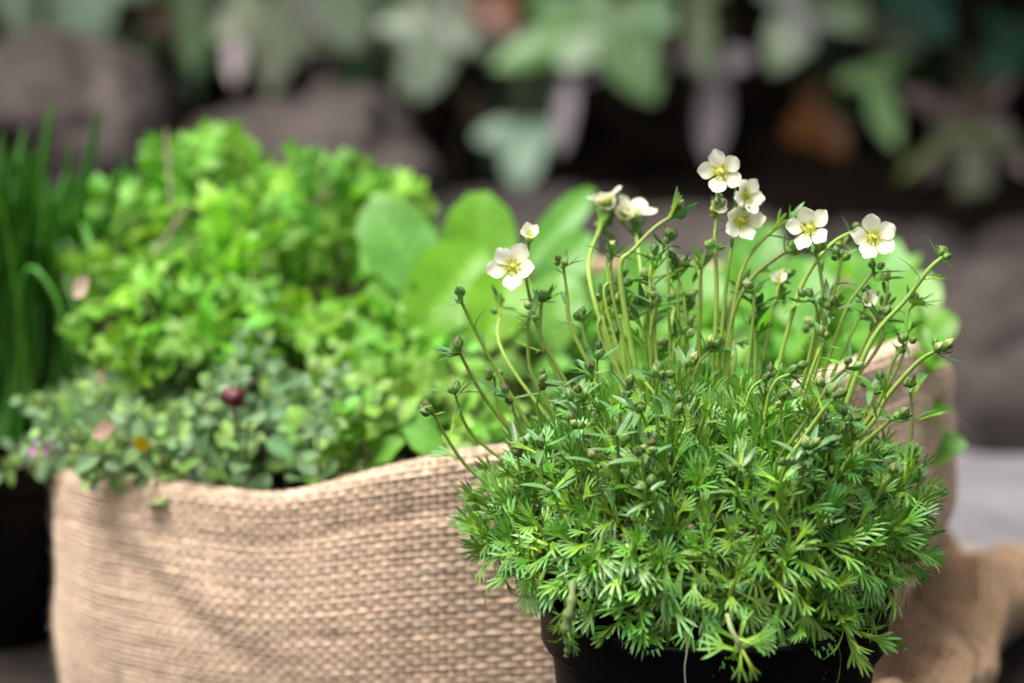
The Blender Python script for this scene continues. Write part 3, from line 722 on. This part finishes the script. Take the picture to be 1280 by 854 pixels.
# a wilted sprig and a bare white root hanging down the pot
q = catmull([P(716, 728, -.050), P(714, 755, -.056), P(708, 782, -.057), P(711, 806, -.056), P(708, 820, -.055)], 5)
st = link('wilted_sprig', mesh('wilted_sprig', xf(tube(q, np.interp(np.arange(len(q)), [0, 10, len(q)], [.0012, .0017, .0008]) * (1 + .3 * np.sin(np.arange(len(q)) * 1.9)), 7, (.20, .27, .09)), None, -q[0]), M_stem), sax, Matrix.Translation(Vector(q[0])))
for k in range(11):
    d = unit(np.array([rng.normal(0, .5), -.4 + rng.normal(0, .3), -1])); link('leaf', LEAFM[k % 14], st, M4(basis(d, [rng.normal(), -1, 0]), q[2 + k], .5))
q = catmull([P(857, 796, -.062), P(859, 812, -.061), P(856, 835, -.060), P(858, 868, -.058)], 5)
link('root', mesh('root', xf(tube(q, .00022, 5, (.62, .55, .46)), None, -q[0]), M_stem), sax, Matrix.Translation(Vector(q[0])))
q = catmull([P(909, 768, -.067), P(914, 786, -.070), P(921, 800, -.071), P(928, 815, -.070)], 4)
sg = link('hanging_sprig', mesh('hanging_sprig', xf(tube(q, [.0008] * 8 + [.0010] * 5, 6, (.42, .48, .22)), None, -q[0]), M_stem), sax, Matrix.Translation(Vector(q[0])))
for tx, ty, k in [(925, 840, 1), (938, 830, 2), (915, 838, 4), (960, 790, 3), (968, 812, 5), (880, 800, 6), (945, 800, 7), (975, 780, 8), (935, 760, 9), (905, 790, 10)]:
    b0 = q[-1 - (k % 6)]; e = P(tx, ty, -.074); L = np.linalg.norm(e - b0)
    link('leaf', LEAFM[k], sg, M4(basis(e - b0, [0, -1, .5]), b0, max(.7, min(1.2, L / .016))))

# ------------------------------------------------------------------ herbs in the sack
def leaf_between(a, b, W, prof=OV, hint=None, c0=(.1, .3, .04), c1=(.1, .3, .04), **kw):
    L = np.linalg.norm(b - a); g_ = blade(L, W, prof, c0=c0, c1=c1, **kw)
    return g_, basis(b - a, unit(CAM - a) + np.array([0, 0, .4]) if hint is None else hint)

# parsley
def parsley_leaf(seed):
    r = np.random.default_rng(seed); gs = []
    base = np.array([.20, .46, .04]) * r.uniform(.92, 1.08)
    def fan(p, d, Rr):
        n, m = 4, 41; fi = np.linspace(-R(125), R(125), m)
        lob = .30 + .52 * np.abs(np.cos(fi * 1.44)) ** 1.3 + .26 * np.abs(np.cos(fi * 6.2 + r.uniform(0, 3)))
        rr_ = np.linspace(.03, 1, n)[:, None] * (1 + (lob[None] - 1) * np.linspace(.1, 1, n)[:, None] ** 1.2) * Rr
        z = .16 * Rr * np.sin(fi * 5.2 + r.uniform(0, 6))[None] * np.linspace(0, 1, n)[:, None] ** 1.5 - .10 * Rr * (np.linspace(0, 1, n)[:, None]) ** 2
        G = np.stack([rr_ * np.sin(fi), rr_ * np.cos(fi) + .25 * Rr, z], -1)
        C = base * (np.linspace(.85, 1.12, n)[:, None, None]) + np.zeros((n, m, 1))
        return xf(grid(G[::-1], C), basis(d, [0, 0, 1]), p)
    gs.append(tube([(0, -.006, -.001), (0, 0, 0), (0, .006, .0006), (0, .011, 0)], .0005, 5, (.26, .40, .08)))
    gs.append(fan(np.array([0, .0085, 0]), [0, 1, r.normal(-.15, .15)], .0108 * r.uniform(.9, 1.15)))
    for s in (-1, 1):
        a = r.uniform(.75, 1.15) * s
        gs.append(tube([(0, .003, 0), (math.sin(a) * .004, .003 + math.cos(a) * .004, .0004)], .0004, 4, (.26, .40, .08)))
        gs.append(fan(np.array([math.sin(a) * .0035, .003 + math.cos(a) * .0035, 0]), [math.sin(a), math.cos(a), r.normal(-.1, .2)], .0090 * r.uniform(.85, 1.15)))
    return join(gs)
PARL = [mesh('leaf', parsley_leaf(700 + i), M_par) for i in range(10)]
ptop = np.array([(70, 320), (95, 280), (120, 235), (180, 208), (222, 172), (262, 156), (298, 172), (340, 222), (372, 196), (404, 160), (428, 205), (452, 215), (485, 198), (515, 215), (532, 250), (548, 300)], float)
proot = np.array([P(310, 440, .235)[0], .235, .085])
par = thing('parsley_plant', proot, 'bright yellow-green parsley with bushy lobed leaves in the burlap planter', 'herb')
pr = np.random.default_rng(44); nst = 0
plist = []
for i in range(42):
    px0 = pr.uniform(110, 535); top = np.interp(px0, ptop[:, 0], ptop[:, 1])
    f = .02 if i < 13 else (.14 + (i - 13) / 29 * .84)
    if i < 13: px0 = 115 + i * 34 + pr.normal(0, 6); top = np.interp(px0, ptop[:, 0], ptop[:, 1])
    for k in range(7):
        f2 = np.clip(f + pr.normal(.03, .06), 0, 1); px = px0 + pr.normal(0, 26)
        plist.append((px, max(top + 27 + f2 * (425 - top), np.interp(px, ptop[:, 0], ptop[:, 1]) + 24), .285 - .125 * f + pr.normal(0, .008)))
for i, (px, py, y) in enumerate(plist):
    p = P(px, py, y); out = unit((p - proot) * np.array([1.2, 1, .5]) + pr.normal(0, .03, 3))
    d = unit(out * .8 + np.array([0, -.25, .25]) + pr.normal(0, .45, 3))
    nrm = unit(np.array([-.15, -.55, .75]) + pr.normal(0, .38, 3))
    link('leaf', PARL[i % 10], par, M4(basis(d, nrm), p - d * .009, pr.uniform(.62, 1.15)))
    if i % 4 == 0:
        r0 = proot + np.array([pr.normal(0, .025), pr.normal(0, .018), 0]); mid = (r0 + p) / 2 + np.array([(r0[0] - p[0]) * .2, 0, .012])
        q = catmull([r0, mid, p - d * .014], 5)
        link('stem', mesh('parsley_stem', xf(tube(q, np.linspace(.0011, .0006, len(q)), 6, (.24, .36, .09) if i % 8 else (.33, .25, .18)), None, -proot), M_stem), par)

# grey-green oregano spilling over the front rim
def mk(n, g_, m): return mesh(n, g_, m), g_
def sprig_plant(name, root, label, tips, roots_of, leafs, stemc, rad, spacing, lscale, seed, limit=300, cat='herb', facing=(-.1, -.6, .7), mat=None):
    mat = mat or M_ore
    t = thing(name, root, label, cat); r = np.random.default_rng(seed); stuff_ = []; cnt = 0
    for (a, b, y) in tips:
        e = P(a, b, y); r0 = roots_of(e, r); mid = (r0 + e) / 2 + np.array([(r0[0] - e[0]) * .12, r.normal(0, .004), .010])
        q = catmull([r0, mid, e], 8); s = link('stem', mesh(name + '_stem', xf(tube(q, np.linspace(rad, rad * .6, len(q)), 5, stemc), None, -root), M_stem), t)
        seg = np.linalg.norm(np.diff(q, axis=0), axis=1); cum = np.concatenate([[0], np.cumsum(seg)]); tot = cum[-1]
        pos = tot; k = 0; ph = r.uniform(0, 3)
        while pos > max(tot * .30, tot - .075):
            p = np.array([np.interp(pos, cum, q[:, c]) for c in range(3)])
            i = min(np.searchsorted(cum, pos), len(q) - 1); tg = unit(q[i] - q[max(i - 1, 0)])
            size = lscale * (.5 + .6 * min(1, (tot - pos) / .022)) * r.uniform(.85, 1.2)
            for sgn in (-1, 1):
                ang = ph + k * 1.5708; e1 = unit(np.cross(tg, [math.cos(ang), math.sin(ang), .2])) * sgn
                d = unit(e1 + tg * (.55 if k else 1.1) + r.normal(0, .18, 3)); nr = unit(tg * .8 + np.array(facing) + r.normal(0, .2, 3))
                m_ = leafs[r.integers(len(leafs))]
                if cnt < limit: link('leaf', m_[0], s, M4(basis(d, nr), p, size)); cnt += 1
                else: stuff_.append(xf(m_[1], basis(d, nr), p - root, size, r.uniform(.8, 1.2)))
            pos -= spacing * (.45 if k == 0 else 1) * r.uniform(.85, 1.2); k += 1
    if stuff_: tag(link('foliage', mesh(name + '_foliage', join(stuff_), mat), t), kind='stuff')
    return t
oreg = []
for i in range(10):
    gc_ = np.array([.145, .265, .115]) * (.85 + .06 * (i % 5))
    if i % 4 == 0: gc_ = np.array([.20, .36, .09])
    tw = blade(.0085, .0062, [.14, .7, 1, 1, .8, .1], 7, 5, -.5 + .2 * (i % 4), .22, gc_ * 1.1, gc_, rib=gc_ * 1.5)
    oreg.append((mesh('leaf', tw, M_ore), tw))
orr = np.random.default_rng(19); tips = []
for i in range(62):
    px = orr.uniform(35, 450); lo = 560 if px < 270 else 535; hi = np.interp(px, [30, 120, 250, 330, 450], [505, 450, 408, 385, 425])
    f = orr.random() ** .8; tips.append((px, hi + f * (lo - hi), .185 - .095 * f + orr.normal(0, .006)))
tips += [(30, 500, .17), (18, 560, .15), (5, 590, .15), (28, 575, .16), (112, 600, .10), (150, 585, .10), (50, 540, .15)]
oroot = np.array([P(230, 600, .15)[0], .15, .086])
def oroots(e, r): return np.array([np.clip(e[0] * .75 + oroot[0] * .25, -.128, .1) + r.normal(0, .012), np.clip(e[1] + .02, .115, .22) + r.normal(0, .01), .086])
ore = sprig_plant('oregano_plant', oroot, 'grey-green oregano with small rounded leaves spilling over the front rim of the burlap', tips, oroots, oreg, (.20, .17, .09), .0007, .0095, 1.2, 3)

# lighter oregano with larger leaves
lore = []
for i in range(8):
    gc_ = np.array([.17, .36, .045]) * (.88 + .06 * (i % 4))
    lore.append(mk('leaf', blade(.0140, .0108, [.16, .75, 1, .96, .7, .1], 8, 5, -.7 + .25 * (i % 4), .2, gc_ * 1.1, gc_, rib=gc_ * 1.3, wave=.03, ph=i), M_ore))
orr = np.random.default_rng(29); tips = []
for i in range(34):
    px = orr.uniform(365, 640); hi = np.interp(px, [365, 450, 640], [470, 430, 410]); f = orr.random()
    tips.append((px, hi + f * (535 - hi), .17 - .07 * f + orr.normal(0, .006)))
tips += [(400, 592, .105), (415, 570, .11), (440, 545, .11)]
lroot = np.array([P(510, 590, .14)[0], .14, .087])
def lroots(e, r): return np.array([e[0] * .7 + lroot[0] * .3 + r.normal(0, .014), np.clip(e[1] + .02, .115, .2) + r.normal(0, .008), .087])
sprig_plant('marjoram_plant', lroot, 'light green marjoram with larger soft leaves on pinkish stems behind the burlap rim', tips, lroots, lore, (.36, .25, .19), .0008, .013, 1.0, 4)

# lemon balm behind the saxifrage
orr = np.random.default_rng(39); tips = []
for i in range(38):
    px = orr.uniform(640, 1165); f = orr.random(); hi = np.interp(px, [640, 800, 1165], [345, 330, 330])
    tips.append((px, hi + f * (480 - hi), .26 - .11 * f + orr.normal(0, .006)))
tips += [(1150, 410, .15), (1150, 432, .13), (1120, 420, .14), (1090, 405, .14), (1140, 440, .13)]
lb = []
for i in range(6):
    gc_ = np.array([.15, .37, .045]) * (.9 + .05 * (i % 4))
    lb.append(mk('leaf', blade(.0200, .0165, [.2, .85, 1, .9, .62, .1], 9, 5, -.5 + .25 * (i % 4), .18, gc_, gc_ * 1.05, rib=gc_ * 1.25, wave=.03, ph=i), M_broad))
mroot = np.array([P(900, 500, .2)[0], .2, .087])
def mroots(e, r): return np.array([e[0] * .8 + mroot[0] * .2 + r.normal(0, .01), np.clip(e[1], .14, .25), .087])
sprig_plant('lemon_balm', mroot, 'soft light green leafy herb behind the creamy flowers', tips, mroots, lb, (.24, .36, .10), .0009, .017, 1.0, 5)

# broad upright leaves
bro = thing('broad_leaf_herb', P(640, 430, .2) * np.array([1, 1, 0]) + [0, 0, .087], 'upright broad oval bright green leaves in the middle of the burlap planter', 'herb')
BT = np.array(WM[bro].to_translation())
for k, (ax, ay, bx, by, wpx, y, yl) in enumerate([
    (604, 410, 598, 236, 92, .215, 1), (545, 385, 466, 245, 92, .20, 0), (515, 425, 600, 302, 104, .185, 1), (645, 345, 740, 228, 42, .245, 0), (665, 390, 735, 285, 58, .225, 0),
    (600, 440, 640, 330, 80, .17, 1), (790, 410, 822, 300, 74, .24, 0), (690, 440, 700, 340, 74, .20, 0), (900, 420, 965, 275, 70, .255, 0), (1075, 430, 1116, 292, 66, .20, 0),
    (850, 440, 880, 325, 80, .22, 0), (985, 430, 1010, 318, 92, .22, 0), (1140, 420, 1152, 335, 62, .19, 0), (930, 420, 930, 300, 60, .26, 0), (480, 440, 500, 340, 80, .19, 0), (1165, 440, 1188, 385, 36, .18, 0)]):
    a, b = P(ax, ay, y), P(bx, by, y + .012); W = wpx * ((a - CAM) @ FW) / FPX
    c = np.array([.19, .42, .02]) if yl else np.array([.17, .40, .06])
    g_, B = leaf_between(a, b, W, [.22, .62, .88, 1, 1, .86, .28], c0=c, c1=c * 1.03, n=26, m=13, bend=-.35, fold=.16, rib=c * 1.25, wave=.02, ph=k)
    tv, sv = np.meshgrid(np.linspace(0, 1, 26), np.abs(np.linspace(-1, 1, 13)), indexing='ij')
    ve = np.exp(-(((tv * 8 - sv * 1.6) % 1 - .5) / .16) ** 2) * (1 - .5 * sv)
    g_ = (g_[0], g_[1], g_[2] * (.88 + .34 * ve.ravel()[:, None]))
    lf = link('leaf', mesh('broad_leaf', g_, M_broad), bro, M4(B, a))
    r0 = np.array([a[0] * .9 + BT[0] * .1, np.clip(a[1], .13, .25), .087])
    q = catmull([r0, (r0 + a) / 2 + np.array([0, .003, 0]), a + (b - a) * .05], 5)
    link('stalk', mesh('leaf_stalk', xf(tube(q, np.linspace(.0016, .0011, len(q)), 6, (.24, .38, .10)), None, -BT), M_stem), bro)

# clover head, small fallen petals and dry bits among the oregano
def bead(p, r, c, name, label, cat, sq=1.0):
    th_ = np.linspace(.05, np.pi - .05, 9)[:, None]; f = np.arange(14)[None] / 14 * 6.2832
    rr_ = 1 + .14 * np.cos(f * 5 + th_ * 4)
    G = np.stack([rr_ * np.sin(th_) * np.cos(f), rr_ * np.sin(th_) * np.sin(f), rr_ * np.cos(th_) * sq], -1) * r
    return tag(link(name, mesh(name, grid(G[::-1], np.array(c), True), M_bud), None, Matrix.Translation(Vector(p))), label, cat)
hd = P(291, 496, .084); hr = P(297, 555, .096); 
bud_t = thing('seed_head', hr, 'dark red round seed head on a pale stalk above the oregano', 'seed head')
q = catmull([np.array([hr[0], .116, .086]), hr, hd], 6)
link('stalk', mesh('seed_stalk', xf(tube(q, .0007, 6, (.24, .27, .11)), None, -hr), M_stem), bud_t)
th_ = np.linspace(.05, np.pi - .05, 9)[:, None]; f = np.arange(16)[None] / 16 * 6.2832
G = np.stack([np.sin(th_) * np.cos(f), np.sin(th_) * np.sin(f), np.cos(th_) + 0 * f], -1) * (.0037 * (1 + .16 * np.cos(f * 5 + th_ * 5) + .08 * np.cos(f * 2 + 1)))[..., None] * np.array([1.05, 1, .82])
link('head', mesh('seed_head', grid(G[::-1], np.array([.10, .022, .022]), True), M_bud), bud_t, Matrix.Translation(Vector(hd)))
def fallen(px, py, y, c, label, s=1.0, name='fallen_leaf', cat='leaf', d=(1, 0, .3)):
    g_ = blade(.011 * s, .008 * s, OV, 8, 5, .5, .3, np.array(c) * 1.1, c)
    return tag(link(name, mesh(name, g_, M_ore), None, M4(basis(d, (0, -.7, .7)), P(px, py, y))), label, cat)
fallen(176, 566, .093, (.62, .34, .01), 'small orange-yellow leaf among the grey-green oregano', .75, d=(.2, -.2, 1))
fallen(36, 566, .14, (.38, .13, .34), 'small pink petal at the end of the burlap rim', 1.0, 'fallen_petal', 'petal')
fallen(92, 372, .15, (.42, .30, .24), 'pale dry leaf between the chives and the parsley', .95, d=(.7, 0, .7))
fallen(115, 545, .10, (.40, .27, .18), 'dry tan leaf caught in the oregano', .9)

# ------------------------------------------------------------------ chives
chv = thing('chive_plant', CHP + [0, 0, -.008], 'clump of thin dark green chive blades in the black pot', 'herb')
cr = np.random.default_rng(61); CT = CHP + np.array([0, 0, -.008])
tipsC = [(66, 125, .25), (127, 140, .24), (160, 195, .24), (112, 190, .24), (88, 175, .25), (2, 165, .29), (31, 158, .30), (-25, 150, .3), (150, 215, .30), (95, 215, .29), (45, 215, .28), (18, 230, .27), (70, 250, .26), (112, 300, .25)]
for i in range(250):
    tx = cr.uniform(-190, 108); tipsC.append((tx, cr.uniform(175, 330) + max(0, tx - 50) * 1.2, cr.uniform(.21, .33)))
for i in range(12): tipsC.append((cr.uniform(20, 128), cr.uniform(400, 500), cr.uniform(.19, .25)))
for ci, (tx, ty, y) in enumerate(tipsC):
    e = P(tx, ty, y); a = cr.uniform(0, 6.28); rr_ = .05 * math.sqrt(cr.random())
    r0 = CT + np.array([np.clip(e[0] - CT[0], -.06, .062) * .75 + cr.normal(0, .008), math.sin(a) * rr_ * .8 - .012, 0])
    droop = ty > 390
    m1 = r0 + (e - r0) * .5 + np.array([-(e[0] - r0[0]) * (.25 if droop else .08), 0, .055 if droop else .002])
    m2 = r0 + (e - r0) * .85 + np.array([-(e[0] - r0[0]) * .05, 0, .035 if droop else .0])
    q = catmull([r0, m1, m2, e], 5); t_ = np.linspace(0, 1, len(q)); c = np.array([.055, .21, .018]) * cr.uniform(.75, 1.4)
    link('blade', mesh('chive_blade', xf(tube(q, (.0016 if ci < 14 else .0012) * np.interp(t_, [0, .6, .9, 1], [1, 1, .7, .12]), 5, c), None, -CT), M_chive), chv)

# ------------------------------------------------------------------ ivy and creeper on the bank
def lobed_leaf(lobes, c, seed, vein=1.35, dark=1.0):
    """lobes: list of (angle, length, half width); polar outline about the stalk"""
    r = np.random.default_rng(seed); m, n = 49, 6
    fi = np.linspace(-R(150), R(150), m); rad = np.full(m, .22)
    for a, L, wd in lobes: rad = np.maximum(rad, L * np.clip(1 - np.abs(fi - R(a)) / R(wd), 0, 1) ** .8)
    t = np.linspace(.02, 1, n)[:, None]
    z = -.12 * (t * rad) ** 2 + .05 * np.sin(fi * 3 + r.uniform(0, 6))[None] * t * rad + .03 * vnoise(t * 4, fi[None] * 3, seed, 22)
    G = np.stack([t * rad * np.sin(fi), t * rad * np.cos(fi), z], -1)
    near = np.min([np.abs(fi - R(a)) for a, L, wd in lobes], 0); kv = np.exp(-(near / .07) ** 2)[None, :, None]
    C = np.asarray(c)[None, None] * (1 + (vein - 1) * kv) * (1 + .12 * vnoise(t * 5, fi[None] * 4, seed + 3, 23))[..., None]
    return grid(G[::-1], C)
IVY5 = [(0, 1.0, 56), (58, .84, 46), (-58, .84, 46), (118, .6, 44), (-118, .6, 44)]
IVY3 = [(0, 1.0, 68), (78, .78, 60), (-78, .78, 60)]
LONG = [(0, 1.1, 34), (95, .45, 60), (-95, .45, 60)]
CREEP = [(0, 1.0, 26), (52, .9, 24), (-52, .9, 24), (102, .75, 24), (-102, .75, 24)]
ivyroot = np.array([0, .80 + BACK, .02])
ivy = thing('ivy_plant', ivyroot, 'trailing ivy with grey-green lobed leaves hanging over the rocky bank', 'ivy')
crp = thing('creeper_plant', ivyroot + [.3, 0, 0], 'reddish green creeper with narrow pointed leaflets hanging before the dark bank', 'creeper')
# base pixel, tip pixel, depth, outline, colour
gg = (.13, .18, .11); pale = (.22, .25, .16); gr = (.075, .20, .04); dk_ = (.04, .11, .03); mv = (.20, .16, .18); br = (.22, .10, .05); tl = (.03, .09, .06); pk = (.24, .17, .16)
LV = [
 (ivy, 105, -70, 95, 95, .84, IVY3, (.19, .26, .17)), (ivy, 20, -50, 30, 60, .88, IVY5, gg), (ivy, 165, 40, 130, 165, .86, LONG, dk_), (ivy, 235, -30, 240, 90, .88, LONG, (.06, .13, .04)),
 (ivy, 335, -10, 345, 125, .82, IVY5, pale), (ivy, 300, 20, 285, 100, .84, LONG, (.33, .27, .27)), (ivy, 420, -60, 445, 75, .84, IVY3, gg), (ivy, 460, 60, 405, 165, .87, LONG, (.05, .13, .04)),
 (ivy, 545, -20, 490, 130, .84, IVY5, (.14, .175, .115)), (ivy, 550, 20, 520, 130, .82, IVY3, (.13, .165, .105)), (ivy, 470, -60, 500, 60, .87, IVY3, (.10, .2, .06)),
 (ivy, 775, 20, 615, 75, .82, LONG, (.06, .17, .03)), (ivy, 730, 0, 660, 90, .83, IVY3, (.06, .16, .03)), (ivy, 755, 15, 825, 130, .80, IVY3, (.115, .22, .085)), (ivy, 795, 10, 800, 100, .81, IVY5, (.10, .20, .09)),
 (ivy, 720, 85, 690, 185, .80, LONG, mv), (ivy, 655, 150, 650, 240, .80, IVY3, (.09, .16, .09)), (ivy, 690, 40, 610, 30, .88, LONG, br), (ivy, 600, 0, 640, 40, .86, IVY3, br),
 (ivy, 870, -30, 890, 100, .82, LONG, (.2, .25, .14)), (ivy, 895, 60, 885, 205, .82, LONG, mv), (ivy, 1030, -20, 955, 90, .84, IVY3, (.10, .17, .07)), (ivy, 1010, 0, 1045, 80, .86, IVY3, tl), (ivy, 985, -30, 1010, 60, .83, LONG, (.17, .18, .16)),
 (ivy, 1085, 80, 1120, 185, .80, LONG, (.10, .22, .05)), (ivy, 1000, 130, 1060, 200, .86, IVY3, (.20, .07, .02)), (ivy, 1140, -20, 1190, 55, .84, IVY3, tl), (ivy, 1290, 40, 1230, 95, .82, IVY3, (.035, .11, .06)),
 (ivy, 60, 60, 40, 100, .80, IVY3, (.35, .15, .06)), (ivy, 150, 110, 110, 165, .84, IVY3, (.07, .14, .07)), (ivy, 580, 110, 600, 160, .86, LONG, (.12, .08, .05)), (ivy, 380, 0, 410, 70, .86, IVY5, (.2, .2, .2)),
 (crp, 1215, 150, 1130, 110, .80, LONG, pk), (crp, 1215, 155, 1120, 215, .79, LONG, (.16, .19, .07)), (crp, 1220, 160, 1215, 310, .78, LONG, (.17, .21, .10)), (crp, 1225, 150, 1290, 215, .80, LONG, pk),
 (crp, 1220, 150, 1265, 95, .81, LONG, pk), (crp, 1222, 160, 1250, 270, .80, LONG, (.2, .14, .15)), (crp, 1200, 165, 1150, 260, .81, LONG, (.2, .15, .14)), (crp, 1165, 260, 1140, 320, .84, LONG, (.05, .08, .03)),
]
br_ = np.random.default_rng(5)
for i in range(46):
    ax = br_.uniform(-20, 1300); ay = br_.uniform(-40, 120) + (40 if ax > 560 else 0); an = br_.normal(1.57, .7); Ln = br_.uniform(45, 85)
    LV.append((ivy, ax, ay, ax + math.cos(an) * Ln, ay + math.sin(an) * Ln, br_.uniform(.86, .98), [IVY3, IVY5, LONG][i % 3], [dk_, (.07, .12, .045), (.10, .13, .09), (.11, .07, .045), gr, (.14, .12, .12)][br_.integers(6)]))
for k, (t, ax, ay, bx, by, y, sh, c) in enumerate(LV):
    y += BACK; a, b = P(ax, ay, y + .02), P(bx, by, y - .015); L = np.linalg.norm(b - a)
    g_ = lobed_leaf(sh, np.asarray(c) * (1.2 if (k < 40 and ax < 880) else 1.0 if k < 40 else .85), k)  # leaves towards the left coloured brighter, standing in for stronger light there
    link('leaf', mesh('ivy_leaf', g_, M_ivy), t, M4(basis(b - a, np.array([rng.normal(0, .45), -.65, .65])), a + (b - a) * .12, L * .80))
    T0 = np.array(WM[t].to_translation()); top = a + np.array([rng.normal(0, .02), .06, .05])
    q = catmull([top, (a + top) / 2 + [0, 0, .012], a], 5)
    link('leaf_stalk', mesh('ivy_stalk', xf(tube(q, .0013, 6, (.12, .10, .05)), None, -T0), M_stem), t)
for k, pts in enumerate([[(-80, -60), (100, -75), (340, -40), (560, -50), (760, -10), (900, -60), (1100, -50), (1330, -30)], [(240, 250), (215, 140), (250, 20), (330, -60)], [(560, 250), (600, 120), (720, 20), (870, -40)]]):
    q = catmull([P(a, b, .885 + BACK) for a, b in pts], 6)
    link('vine', mesh('ivy_vine', xf(tube(q, .0035, 7, (.07, .05, .035)), None, -ivyroot), M_stem), ivy)
